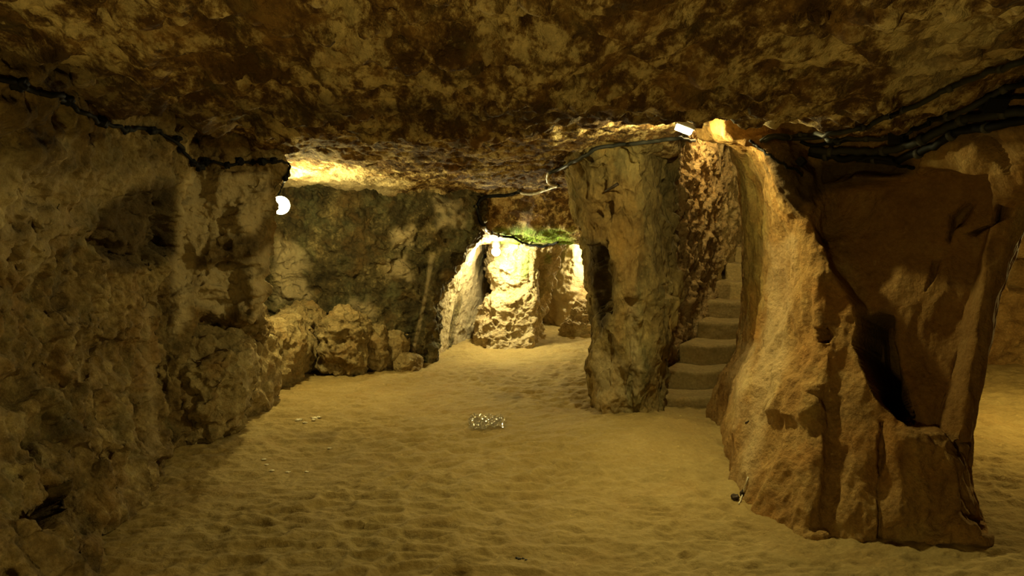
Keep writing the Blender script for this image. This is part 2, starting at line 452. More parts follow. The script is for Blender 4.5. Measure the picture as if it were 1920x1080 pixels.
    o = grid_obj('wall_left', G, M['left'], attrs=at_)
    tag(o, 'rough pitted rock wall along the left side of the cave', 'wall', kind='structure'); return o

def pxgrid(rows, cols):
    """rows: list of py ; cols: list of per-row (px, Y)"""
    return np.array([[at(c[r][0], rows[r], c[r][1]) for c in cols] for r in range(len(rows))])

def build_wall_back():
    rows = [250, 350, 435, 480, 540, 600, 660, 760]
    def k(px, Y): return [(px, Y)] * 8
    cols = [k(380, 8.9), k(500, 8.8), k(600, 8.95), k(700, 9.05), k(790, 9.1),
            [(900, 9.15), (900, 9.15), (892, 9.15), (862, 9.15), (828, 9.15), (812, 9.15), (811, 9.15), (811, 9.15)],
            [(903, 9.6), (903, 9.6), (898, 9.6), (872, 9.6), (840, 9.6), (824, 9.6), (822, 9.6), (820, 9.6)],
            [(905, 10.6), (905, 10.6), (903, 10.6), (890, 10.6), (875, 10.7), (868, 10.7), (860, 10.7), (860, 10.7)],
            k(915, 11.8), k(960, 12.8)]
    C = pxgrid(rows, cols)
    G = cr(np.swapaxes(cr(C, 340), 0, 1), 560); G = np.swapaxes(G, 0, 1)
    def fn(P, st):
        tan = sm(9.3, 9.7, P[:, 1])
        d = rock(P, st, .07, .07, .018, .04, 400) * (1 - .65 * tan)
        return d
    G = displace(G, fn, 2, flip=True); P = G.reshape(-1, 3)
    tan = sm(9.25, 9.6, P[:, 1])
    streak = region(P, [([(806, 478), (814, 480), (800, 560), (778, 660), (772, 660), (794, 560)], .38)], 2, 1.5)
    at_ = {'pale': np.maximum(streak + .7 * tan * sm(-.6, 0, gnoise(P * 2, 5)), region(P, [([(740, 430), (775, 428), (775, 460), (740, 462)], .75), ([(818, 375), (855, 378), (850, 395), (820, 395)], .6), ([(720, 490), (760, 480), (765, 520), (725, 520)], .55), ([(820, 408), (865, 410), (862, 425), (825, 425)], .6), ([(520, 450), (570, 470), (580, 560), (520, 570)], .45), ([(655, 560), (700, 565), (700, 590), (660, 590)], .4)], 10, 12))}
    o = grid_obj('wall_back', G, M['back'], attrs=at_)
    tag(o, 'dark mottled rock wall at the back of the chamber', 'wall', kind='structure'); return o

def build_wall_far():
    rows = [330, 430, 520, 600, 700]
    cols = [[(820, 13.6)] * 5, [(940, 13.4)] * 5, [(1030, 12.9)] * 5, [(1075, 12.4)] * 5, [(1130, 12.7)] * 5, [(1205, 12.0)] * 5, [(1235, 9.5)] * 5, [(1235, 8.0)] * 5]
    C = pxgrid(rows, cols)
    G = np.swapaxes(cr(np.swapaxes(cr(C, 160), 0, 1), 300), 0, 1)
    G = displace(G, lambda P, st: rock(P, st, .08, .05, .015, .02, 450), 2, flip=True); P = G.reshape(-1, 3)
    at_ = {'pale': .85 * sm(-.8, .2, gnoise(P * 2, 9)), 'moss': region(P, [([(1084, 450), (1104, 455), (1104, 485), (1088, 478)], .8)], 6, 5)}
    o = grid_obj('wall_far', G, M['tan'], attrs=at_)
    tag(o, 'pale ochre rock wall at the end of the tunnel', 'wall', kind='structure'); return o

def build_wall_stair():
    rows = [60, 265, 380, 500, 620, 720, 820]
    def k(px, Y): return [(px, Y)] * 7
    cols = [[(1215, 6.9)] * 4 + [(1215, 6.8), (1205, 6.7), (1200, 6.6)], [(1262, 7.2)] * 4 + [(1246, 7.0), (1240, 6.9), (1232, 6.8)],
            [(1290, 7.6)] * 4 + [(1282, 7.55), (1280, 7.5), (1280, 7.5)], k(1328, 8.2), [(1352, 8.8)] * 2 + [(1356, 8.8)] * 5, k(1378, 9.3), k(1400, 9.8), k(1450, 10.4), k(1560, 10.6)]
    C = pxgrid(rows, cols); C[:, 1:, 0] -= .07; C[3:, 2:, 0] -= .05
    G = np.swapaxes(cr(np.swapaxes(cr(C, 420), 0, 1), 380), 0, 1)
    def fn(P, st):
        d = rock(P, st, .035, .06, .03, .05, 500, (1, 1, .7))
        if st == 1:
            v, _ = voro(P * np.array([15, 15, 11.]), 520); d = d - .030 * (1 - sm(.05, .42, v)) * sm(1.0, 1.5, P[:, 2])
        return d
    G = displace(G, fn, 2, flip=True)
    o = grid_obj('wall_stair', G, M['stair'])
    tag(o, 'coarse pick-marked rock wall beside the stairs', 'wall', kind='structure'); return o

def build_wall_right():
    rows = [150, 350, 480, 600, 700, 800]
    cols = [[(1500, 11)] * 6, [(1650, 9.3)] * 6, [(1800, 8.9)] * 6, [(1950, 8.6)] * 6, [(2200, 8.0)] * 6, [(2700, 6.5)] * 6, [(3400, 4.5)] * 6, [(5200, 2.6)] * 6]
    C = pxgrid(rows, cols)
    C[0, :, 2] = 3.0; C[-1, :, 2] = -.4
    for r in range(1, 5): C[r, :, 2] = 3.0 - 3.4 * r / 5
    G = np.swapaxes(cr(np.swapaxes(cr(C, 150), 0, 1), 400), 0, 1)
    feats = [([(1893, 485), (1990, 485), (1990, 548), (1893, 548)], .5, 5)]
    G = displace(G, lambda P, st: rock(P, st, .10, .06, .015, .03, 550) + (dents(P, feats) if st == 0 else 0), 2, flip=True)
    o = grid_obj('wall_right', G, M['pillar_r'])
    tag(o, 'dark brown rock wall beyond the right passage', 'wall', kind='structure'); return o

# ------------------------------------------------------------------ PILLARS
def base_origin(G, z=0):
    P = G.reshape(-1, 3); P = P[np.abs(P[:, 2]) < .25]; return (float(P[:, 0].mean()), float(P[:, 1].mean()), z)

def build_pillar_right():
    rows = [110, 245, 270, 300, 340, 385, 430, 480, 560, 650, 720, 800, 880, 960, 1035, 1160]
    B = [(2150, 5.5), (1800, 7.5)]; B2 = [(1730, 4.9), (1560, 7.5)]
    T = {
     110: [(1390, 8.6), (1375, 6.8), (1320, 5.5), (1350, 5.0), (1362, 4.9), (1500, 4.6), (1620, 4.4), (1780, 3.9), (1990, 3.3), (2250, 3.6)] + B,
     245: [(1410, 8.6), (1380, 6.6), (1318, 5.6), (1345, 5.0), (1362, 4.6), (1480, 4.66), (1620, 4.4), (1780, 3.9), (1990, 3.4), (2200, 4.0)] + B,
     270: [(1412, 8.6), (1390, 6.7), (1378, 5.6), (1412, 4.95), (1428, 4.52), (1500, 4.66), (1620, 4.4), (1780, 3.92), (1990, 3.45), (2160, 4.0)] + B,
     300: [(1414, 8.6), (1397, 6.8), (1406, 5.7), (1436, 4.95), (1452, 4.50), (1520, 4.64), (1630, 4.38), (1780, 3.95), (1985, 3.5), (2120, 4.1)] + B,
     340: [(1414, 8.6), (1404, 6.9), (1422, 5.75), (1448, 4.95), (1466, 4.50), (1540, 4.62), (1635, 4.35), (1785, 3.98), (1960, 3.65), (2000, 4.3), (1870, 5.3), (1660, 7.5)],
     385: [(1414, 8.6), (1408, 6.9), (1430, 5.8), (1453, 4.95), (1486, 4.52), (1555, 4.56), (1640, 4.32), (1790, 4.02), (1930, 3.85), (1945, 4.5), (1840, 5.3), (1640, 7.5)],
     430: [(1414, 8.6), (1410, 6.9), (1433, 5.8), (1455, 5.0), (1500, 4.55), (1560, 4.42), (1650, 4.28), (1790, 4.02), (1910, 3.9), (1900, 4.6), (1800, 5.2), (1600, 7.5)],
     480: [(1414, 8.6), (1410, 6.95), (1432, 5.8), (1454, 5.0), (1515, 4.45), (1570, 4.35), (1655, 4.24), (1790, 4.02), (1898, 3.95), (1880, 4.6), (1780, 5.2), (1600, 7.5)],
     560: [(1412, 8.6), (1408, 7.0), (1427, 5.85), (1447, 5.0), (1520, 4.38), (1580, 4.26), (1655, 4.14), (1780, 3.98), (1878, 3.95), (1860, 4.5), (1760, 5.1), (1580, 7.5)],
     650: [(1402, 8.4), (1397, 7.0), (1408, 5.95), (1431, 5.0), (1515, 4.34), (1580, 4.2), (1655, 4.08), (1770, 3.95), (1858, 3.95), (1840, 4.5), (1740, 5.0), (1570, 7.5)],
     720: [(1388, 8.2), (1360, 6.8), (1370, 5.85), (1395, 4.98), (1505, 4.28), (1575, 4.14), (1650, 4.0), (1760, 3.9), (1840, 3.93), (1820, 4.5)] + B2,
     800: [(1372, 8.0), (1345, 6.5), (1362, 5.75), (1385, 4.9), (1495, 4.18), (1570, 4.05), (1650, 3.93), (1750, 3.85), (1824, 3.9), (1810, 4.4)] + B2,
     880: [(1365, 7.6), (1348, 6.2), (1365, 5.5), (1389, 4.7), (1485, 4.06), (1565, 3.95), (1645, 3.86), (1750, 3.8), (1815, 3.84), (1800, 4.3)] + B2,
     960: [(1365, 7.2), (1352, 6.0), (1375, 5.2), (1400, 4.4), (1480, 3.94), (1560, 3.86), (1640, 3.80), (1750, 3.76), (1818, 3.79), (1820, 4.2)] + B2,
     1035: [(1365, 7.0), (1355, 5.8), (1388, 4.8), (1420, 4.1), (1490, 3.84), (1560, 3.8), (1640, 3.76), (1750, 3.73), (1832, 3.76), (1830, 4.2)] + B2,
     1160: [(1365, 7.0), (1350, 5.6), (1385, 4.6), (1415, 3.95), (1490, 3.75), (1560, 3.72), (1640, 3.70), (1750, 3.68), (1836, 3.70), (1830, 4.2)] + B2}
    cols = [[T[r][c] for r in rows] for c in range(12)]
    cols = [[(p[0] - (14, 12, 5)[c], p[1]) if c < 3 else p for p in col] for c, col in enumerate(cols)]
    C = pxgrid(rows, cols)
    G = np.swapaxes(cr(np.swapaxes(cr(C, 700), 0, 1), 940), 0, 1)
    feats = [([(1530, 420), (1560, 500), (1600, 570), (1640, 700), (1700, 800), (1775, 818), (1800, 840), (1822, 650), (1858, 400), (1850, 330), (1720, 318), (1560, 350)], .16, 16),
             ([(1612, 592), (1640, 580), (1668, 585), (1672, 630), (1695, 700), (1718, 750), (1724, 790), (1705, 800), (1670, 775), (1640, 745), (1615, 680), (1603, 630)], .62, 9),
             ([(1528, 615), (1550, 612), (1562, 628), (1555, 642), (1535, 640)], .12, 5),
             ([(1765, 400), (1800, 385), (1812, 392), (1785, 430), (1775, 460), (1762, 450)], .12, 9),
             ([(1800, 445), (1850, 425), (1870, 385), (1905, 392), (1895, 405), (1850, 432), (1815, 455)], .16, 9),
             ([(1735, 478), (1755, 475), (1745, 510), (1728, 530)], .05, 6),
             ([(1820, 260), (1850, 262), (1892, 315), (1888, 330), (1860, 310)], .10, 6),
             ([(1650, 790), (1656, 790), (1658, 860), (1652, 940), (1656, 1010), (1646, 1010), (1645, 930)], .07, 6),
             ([(1540, 300), (1640, 290), (1720, 300), (1700, 340), (1600, 330), (1540, 350)], .10, 14),
             ([(1660, 790), (1700, 800), (1780, 820), (1812, 870), (1810, 960), (1660, 990)], -.05, 25),
             ([(1800, 860), (1815, 850), (1822, 830), (1800, 825)], .05, 5),
             ([(1790, 960), (1830, 975), (1840, 1030), (1720, 1030), (1730, 1000)], -.08, 16),
             ([(1810, 965), (1830, 975), (1828, 1000), (1808, 1000)], .10, 5),
             ([(1520, 740), (1550, 770), (1545, 880), (1510, 1000), (1560, 1000), (1600, 850), (1580, 740)], .05, 18),
             ([(1470, 690), (1540, 720), (1550, 770), (1500, 800), (1440, 780)], -.05, 18)]
    def fn(P, st):
        px, py = proj(P)
        smooth = .75 - .3 * sm(1500, 1600, px) * (1 - sm(800, 900, py))
        d = rock(P, st, .055, .05, .013, .022, 600, (1, 1, .45)) * smooth
        if st == 0: d = d + dents(P, feats)
        if st == 1:
            a = P[:, 0] * .55 + P[:, 2] * .8; q = np.stack([a * 9, P[:, 1] * 3, (P[:, 0] * .8 - P[:, 2] * .55) * 2.2], 1)
            m = sm(-8, 20, poly_sd(px, py, [(1410, 262), (1480, 285), (1530, 330), (1530, 400), (1490, 420), (1455, 370), (1445, 320)]))
            d = d + .030 * m * fbm(q, 2, 640, ridge=True)
        return d
    G = displace(G, fn, 2, flip=True); P = G.reshape(-1, 3)
    at_ = {'moss': region(P, [([(1385, 300), (1405, 290), (1432, 380), (1432, 560), (1405, 640), (1392, 560)], .16)], 8, 8),
           'rust': region(P, [([(1560, 350), (1720, 318), (1900, 330), (1890, 600), (1830, 820), (1720, 800), (1650, 600), (1600, 500)], .35), ([(1395, 535), (1425, 525), (1425, 640), (1400, 635)], .75), ([(1500, 610), (1570, 640), (1560, 700), (1500, 690)], .3), ([(1440, 420), (1490, 480), (1500, 560), (1470, 560)], .2)], 10, 14),
           'pale': region(P, [([(1440, 460), (1490, 450), (1480, 640), (1440, 780), (1400, 930), (1380, 920), (1410, 700), (1435, 600)], .4), ([(1395, 650), (1420, 640), (1395, 780), (1375, 800), (1375, 700)], .4)], 14, 14),
           'painted_dark': region(P, [([(1520, 300), (1700, 290), (1720, 330), (1600, 345), (1540, 370), (1490, 400), (1440, 310), (1440, 265)], .8), ([(1612, 592), (1668, 585), (1695, 700), (1724, 790), (1670, 775), (1615, 680)], .55), ([(1700, 220), (1920, 190), (1920, 240), (1720, 290)], .6), ([(1540, 440), (1720, 330), (1900, 330), (1880, 600), (1840, 800), (1740, 800), (1650, 560)], .2), ([(1430, 275), (1480, 290), (1530, 330), (1530, 400), (1500, 420), (1468, 370), (1455, 320)], .5)], 12, 14)}  # shade painted into the brow, the hollow and the upper face
    og = (1.9, 4.2, 0.0)
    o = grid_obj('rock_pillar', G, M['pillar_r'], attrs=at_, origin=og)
    tag(o, 'huge brown rock pillar on the right with a tall dark hollow in its face', 'pillar'); return o

def loft(rows, nseg=18, e=2.6):
    """rows: (py, pxL, pxR, Yfront, depth); cross sections live between the two sight lines of the silhouette"""
    out = []
    for py, l, r, yf, dp in rows:
        th = np.linspace(0, 2 * np.pi, nseg, endpoint=False)
        cx = np.sign(np.cos(th)) * np.abs(np.cos(th)) ** (2 / e); sy = np.sign(np.sin(th)) * np.abs(np.sin(th)) ** (2 / e)
        px = (l + r) / 2 + (r - l) / 2 * cx; Y = yf + dp / 2 - dp / 2 * sy
        out.append(at(px, py, Y))
    return np.array(out)

def build_pillar_center():
    rows = [(120, 1040, 1330, 5.6, 2.9), (262, 1050, 1274, 5.85, 2.6), (300, 1066, 1270, 5.95, 2.2), (350, 1072, 1270, 6.05, 2.0), (400, 1080, 1271, 6.1, 1.9), (440, 1092, 1272, 6.12, 1.8),
            (500, 1100, 1274, 6.14, 1.7), (560, 1104, 1276, 6.14, 1.7), (610, 1114, 1264, 6.14, 1.6), (660, 1113, 1250, 6.12, 1.5),
            (700, 1108, 1244, 6.1, 1.4), (745, 1113, 1240, 6.12, 1.3), (795, 1120, 1238, 6.2, 1.2), (900, 1110, 1245, 6.1, 1.3)]
    C = loft(rows)
    G = cr(np.swapaxes(cr(C, 560), 0, 1), 620, closed=True); G = np.swapaxes(G, 0, 1)
    feats = [([(1105, 460), (1130, 452), (1145, 480), (1146, 560), (1138, 612), (1120, 600), (1106, 560)], .34, 8),
             ([(1205, 290), (1275, 270), (1275, 470), (1275, 560), (1235, 560), (1210, 430)], .12, 9),
             ([(1118, 400), (1124, 398), (1126, 406), (1119, 408)], .06, 3),
             ([(1175, 560), (1190, 560), (1195, 700), (1185, 760), (1175, 740)], .06, 8),
             ([(1150, 480), (1200, 470), (1210, 600), (1170, 640), (1150, 600)], -.05, 14)]
    def fn(P, st):
        d = rock(P, st, .05, .06, .018, .035, 700, (1, 1, .55))
        if st == 0: d = d + dents(P, feats)
        return d
    G = displace(G, fn, 2, closed_u=True); P = G.reshape(-1, 3)
    at_ = {'rust': region(P, [([(1085, 350), (1195, 340), (1205, 520), (1160, 640), (1150, 480), (1095, 430)], .22)], 14, 14), 'pale': region(P, [([(1115, 660), (1170, 680), (1175, 780), (1118, 792)], .35), ([(1178, 560), (1192, 560), (1200, 740), (1186, 740)], .4)], 8, 8),
           'painted_dark': region(P, [([(1105, 455), (1140, 455), (1148, 560), (1135, 625), (1110, 600)], .9), ([(1205, 262), (1285, 262), (1280, 500), (1220, 520)], .35)], 8, 10)}  # shade painted into the cleft and down the right flank
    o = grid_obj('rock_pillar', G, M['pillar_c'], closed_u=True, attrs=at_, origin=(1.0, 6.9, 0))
    tag(o, 'grey-green rock pillar in the middle, left of the stairs, with a black cleft in its side', 'pillar'); return o

def build_pillar_bright():
    rows = [(380, 912, 1062, 10.5, 2.0), (440, 914, 1060, 10.5, 1.7), (470, 914, 1060, 10.5, 1.6), (500, 912, 1058, 10.45, 1.6), (530, 922, 1054, 10.45, 1.5), (548, 926, 1052, 10.4, 1.5), (565, 912, 1050, 10.3, 1.5),
            (600, 902, 1048, 10.2, 1.5), (635, 893, 1050, 10.1, 1.6), (660, 888, 1056, 10.0, 1.7), (720, 880, 1060, 9.9, 1.8)]
    C = loft(rows, 18, 3.0)
    G = cr(np.swapaxes(cr(C, 340), 0, 1), 420, closed=True); G = np.swapaxes(G, 0, 1)
    def fn(P, st):
        px, py = proj(P); r = sm(985, 1010, px)
        return rock(P, st, .05, .055, .028, .035, 800) * (1 - .6 * r) + (dents(P, [([(1005, 470), (1062, 470), (1062, 680), (1000, 680), (1012, 560)], .35, 26)]) if st == 0 else 0)
    G = displace(G, fn, 2, closed_u=True); P = G.reshape(-1, 3)
    at_ = {'moss': region(P, [([(978, 470), (992, 470), (994, 500), (988, 530), (978, 520)], .7), ([(1022, 470), (1034, 475), (1034, 495), (1022, 492)], .5), ([(930, 440), (1060, 440), (1060, 458), (930, 458)], .5)], 5, 5)}
    o = grid_obj('rock_pillar', G, M['pillar_b'], closed_u=True, attrs=at_, origin=(.12, 10.8, 0))
    tag(o, 'floodlit cream rock pillar standing in the low tunnel at the back', 'pillar'); return o

# ------------------------------------------------------------------ STAIRS
def cube_grid(n):
    V = []; Fc = []; off = 0; t = np.linspace(-1, 1, n)
    A, B = np.meshgrid(t, t, indexing='ij'); O = np.ones_like(A)
    for s, f in ((0, 1), (0, -1), (1, 1), (1, -1), (2, 1), (2, -1)):
        c = [None] * 3; c[s] = O * f; c[(s + 1) % 3] = A * f; c[(s + 2) % 3] = B
        V.append(np.stack(c, -1).reshape(-1, 3)); q = grid_faces(n, n) + off; Fc.append(q); off += n * n
    return np.concatenate(V), np.concatenate(Fc)

def build_stairs():
    root = empty('stone_staircase', (1.75, 6.9, 0))
    tag(root, 'narrow flight of worn rock-cut steps climbing behind the middle pillar', 'staircase')
    S = [(1224, 1350, 744, 6.75), (1254, 1366, 694, 7.15), (1284, 1388, 645, 7.55), (1318, 1402, 602, 8.0), (1334, 1406, 564, 8.4),
         (1350, 1410, 527, 8.8), (1368, 1412, 493, 9.2), (1384, 1416, 462, 9.6)]
    n = 56; V0, Fc = cube_grid(n)
    for i, (l, r, py, Y) in enumerate(S):
        Yb = Y + .75; a = S[min(i + 1, 7)]
        fl, fr = at(l, py, Y), at(r, py, Y + .06); zt = fl[2]; zb = -.15
        bl, br = at(a[0] + 8, py, Yb), at(a[1] + 10, py, Yb)
        lx = fl[0] - .06; rx = fr[0] + .05; blx = bl[0] - .06; brx = br[0] + .05
        w, d, h = (rx - lx), .75, zt - zb
        hs = np.array([w / 2, d / 2, h / 2]); p = V0 * hs
        rr = .035; c = np.clip(p, -hs + rr, hs - rr); dd = p - c; L = np.linalg.norm(dd, axis=1, keepdims=True)
        p = c + dd / np.maximum(L, 1e-6) * np.minimum(L, rr)
        u = (p[:, 0] / w + .5); v = (p[:, 1] / d + .5)
        x = (lx * (1 - u) + rx * u) * (1 - v) + (blx * (1 - u) + brx * u) * v
        yy = Y + v * d + .02 * (2 * u - 1) ** 2 + .015 * u   # bowed nosing
        z = zb + (p[:, 2] + h / 2) - .018 * np.exp(-((u - .5) / .25) ** 2) * (p[:, 2] > 0)
        Q = np.stack([x, yy, z], 1)
        Q += .010 * np.stack([gnoise(Q * 5, 900 + i), gnoise(Q * 5, 910 + i), gnoise(Q * 5, 920 + i)], 1)
        Q += .004 * np.stack([gnoise(Q * 18, 900 + i), gnoise(Q * 18, 910 + i), gnoise(Q * 18, 920 + i)], 1)
        link_mesh('step', Q, Fc, 4, M['step'], parent=root)
    return root

# ------------------------------------------------------------------ BOULDERS
def boulder(pxl, pxr, pyt, pyb, Y, depth, label, seed, mat='boulder', rot=0, tilt=0, group=None, pit=.03, name='boulder', e=.75, hollow=None):
    l = at(pxl, pyb, Y + depth * .45)[0]; r = at(pxr, pyb, Y + depth * .35)[0]; zt = at(0, pyt, Y)[2]; zb = min(at(0, pyb, Y)[2], .02) - .06
    cx, w, h = (l + r) / 2, (r - l) / 2, (zt - zb) / 2
    n = 150; th = np.linspace(0, 2 * np.pi, 2 * n, endpoint=False); ph = np.linspace(.02, np.pi - .02, n)
    PH, TH = np.meshgrid(ph, th, indexing='ij')
    def pw(a, q): return np.sign(a) * np.abs(a) ** q
    D = np.stack([pw(np.sin(PH), e) * pw(np.cos(TH), e), pw(np.sin(PH), e) * pw(np.sin(TH), e), pw(np.cos(PH), e)], -1)
    s = np.array([w, depth / 2, h]); G = D * s
    c, sn = math.cos(tilt), math.sin(tilt)
    G = np.stack([G[..., 0] * c - G[..., 2] * sn * .5, G[..., 1], G[..., 2] + G[..., 0] * sn * .6], -1)
    og = np.array([cx, Y + depth / 2, (zt + zb) / 2]); G = G + og
    sc_ = min(1.0, w / .3)
    def fn(P, st):
        Q = P + seed * 1.7
        if st == 0: return sc_ * (.07 * fbm(Q * 2.4, 2, seed) + .05 * fbm(Q * 4.5, 2, seed + 3, ridge=True) - .03)
        return rock(Q, 1, .05, .06, .016, pit, seed + 7) * max(sc_, .6) + (dents(P, hollow) if hollow else 0)
    G = displace(G, fn, 2, closed_u=True, flip=True)
    top = G[0].mean(0, keepdims=True); bot = G[-1].mean(0, keepdims=True)
    nv, nu = G.shape[:2]; V = np.concatenate([G.reshape(-1, 3), top, bot]); q = grid_faces(nv, nu, True, True)
    a = np.arange(nu); b = np.roll(a, -1); t = nv * nu
    cap = np.stack([a, b, np.full(nu, t), np.full(nu, t)], 1)
    q2 = np.concatenate([q])
    # caps collapse the pole rings onto their centre
    V[:nu] = top; V[(nv - 1) * nu:nv * nu] = bot
    o = link_mesh(name, V[:nv * nu], q2, 4, M[mat], origin=(cx, Y + depth / 2, max(zb, 0)))
    tag(o, label, 'rock', group); return o

# ------------------------------------------------------------------ BUILD
build_floor(); build_ceiling(); build_wall_left(); build_wall_back(); build_wall_far(); build_wall_stair(); build_wall_right()
build_pillar_right(); build_pillar_center(); build_pillar_bright(); build_stairs()

boulder(285, 462, 640, 852, 5.35, 1.0, 'big eroded honeycombed boulder at the foot of the left wall', 31, pit=.05, name='boulder', tilt=-.35, hollow=[([(305, 845), (365, 840), (365, 865), (310, 862)], .1, 5)])
boulder(436, 500, 640, 765, 6.3, .8, 'upright squared rock block beside the eroded boulder on the left', 37, e=.55)
boulder(485, 560, 605, 715, 7.3, 1.1, 'smooth rounded sandy rock hump between the squared block and the pale boulder', 41, pit=.01)
boulder(515, 606, 580, 700, 8.35, .8, 'dark rounded rock with a reddish top against the back wall', 43)
boulder(602, 692, 588, 697, 8.15, .7, 'pale pitted boulder, tallest in the row along the back wall', 47, pit=.05)
boulder(686, 730, 612, 692, 8.5, .5, 'narrow rock wedged right of the pale pitted boulder', 53)
boulder(718, 768, 622, 684, 8.7, .5, 'low flat-faced rock second from the right end of the row', 59)
boulder(735, 788, 668, 695, 8.6, .4, 'small flat stone at the right end of the row of rocks', 61)
boulder(1068, 1125, 568, 622, 11.4, .6, 'rounded brown boulder resting on a lower rock in the right end of the tunnel', 67, pit=.02, mat='pillar_b')
boulder(1052, 1130, 604, 652, 11.1, .7, 'low broad rock under the rounded boulder in the tunnel', 71, pit=.02, mat='pillar_b')

# ------------------------------------------------------------------ things fixed to the rock
bpy.context.view_layer.update()
DG = bpy.context.evaluated_depsgraph_get()
def hit(px, py, off=.01):
    d = at(px, py, 1.0) - CAM; d = Vector(d).normalized()
    ok, loc, nor, i, o, m = sc.ray_cast(DG, Vector(CAM), d)
    if nor.dot(d) > 0: nor = -nor
    return np.array(loc), np.array(nor), (np.array(loc) + np.array(nor) * off)

def tube(name, pts, r, mat, parent=None, n=8, smooth_n=None, origin=None):
    pts = np.asarray(pts, float)
    if smooth_n: pts = cr(pts, smooth_n)
    t = np.gradient(pts, axis=0); t /= np.linalg.norm(t, axis=1)[:, None] + 1e-9
    up = np.array([0, 0, 1.0]); a = np.cross(t, up); bad = np.linalg.norm(a, axis=1) < .1; a[bad] = np.cross(t[bad], [1, 0, 0.])
    a /= np.linalg.norm(a, axis=1)[:, None]; b = np.cross(a, t)
    th = np.linspace(0, 2 * np.pi, n, endpoint=False)
    r = np.broadcast_to(np.asarray(r, float), (len(pts),))
    G = pts[:, None] + r[:, None, None] * (np.cos(th)[None, :, None] * a[:, None] + np.sin(th)[None, :, None] * b[:, None])
    V = np.concatenate([G.reshape(-1, 3), pts[:1], pts[-1:]])
    # closed ends: collapse extra rings
    G = np.concatenate([np.repeat(pts[:1, None], n, 1), G, np.repeat(pts[-1:, None], n, 1)])
    return grid_obj(name, G, mat, closed_u=True, parent=parent, origin=origin)

def lump(name, c, r, mat, parent, seed, rough=.25, scale=(1, 1, 1)):
    n = 14; th = np.linspace(0, 2 * np.pi, 2 * n, endpoint=False); ph = np.linspace(0, np.pi, n)
    PH, TH = np.meshgrid(ph, th, indexing='ij')
    D = np.stack([np.sin(PH) * np.cos(TH), np.sin(PH) * np.sin(TH), np.cos(PH)], -1)
    d = gnoise(D.reshape(-1, 3) * 1.5 + seed, seed).reshape(D.shape[:2])
    G = D * (r * (1 + rough * 2 * d))[..., None] * np.array(scale) + np.asarray(c)
    return grid_obj(name, G, mat, closed_u=True, flip=True, parent=parent)

def box(name, c, half, axes, mat, parent, bev=.15, n=6):
    V, Fq = cube_grid(n); hs = np.asarray(half, float); p = V * hs; r = bev * hs.min()
    cc = np.clip(p, -hs + r, hs - r); dd = p - cc; L = np.linalg.norm(dd, axis=1, keepdims=True)
    p = cc + dd / np.maximum(L, 1e-6) * np.minimum(L, r)
    return link_mesh(name, p @ np.asarray(axes) + np.asarray(c), Fq, 4, mat, parent=parent, smooth=False)

def surf_path(pix, off, nmul=5, maxjump=.35):
    """points a cable takes over the rock, smoothed so it spans the hollows"""
    q = cr(np.array([(x, y, 0) for x, y in pix], float), len(pix) * nmul)
    out = []
    for x, y, _ in q:
        l, nn, p = hit(x, y, off); out.append(p)
    out = np.array(out)
    # median-like cleanup of depth jumps
    d = np.linalg.norm(out - CAM, axis=1); k = 2
    med = np.array([np.median(d[max(0, i - k):i + k + 1]) for i in range(len(d))])
    med = np.convolve(np.pad(med, 2, mode='edge'), [.15, .2, .3, .2, .15], 'valid')
    out = CAM + (out - CAM) * (np.minimum(med, d) / d)[:, None]
    return out

def frame_at(loc, nor):
    z = nor / np.linalg.norm(nor); x = np.cross([0, 0, 1.0], z)
    if np.linalg.norm(x) < .1: x = np.array([1.0, 0, 0])
    x /= np.linalg.norm(x); y = np.cross(z, x); return np.array([x, y, z])

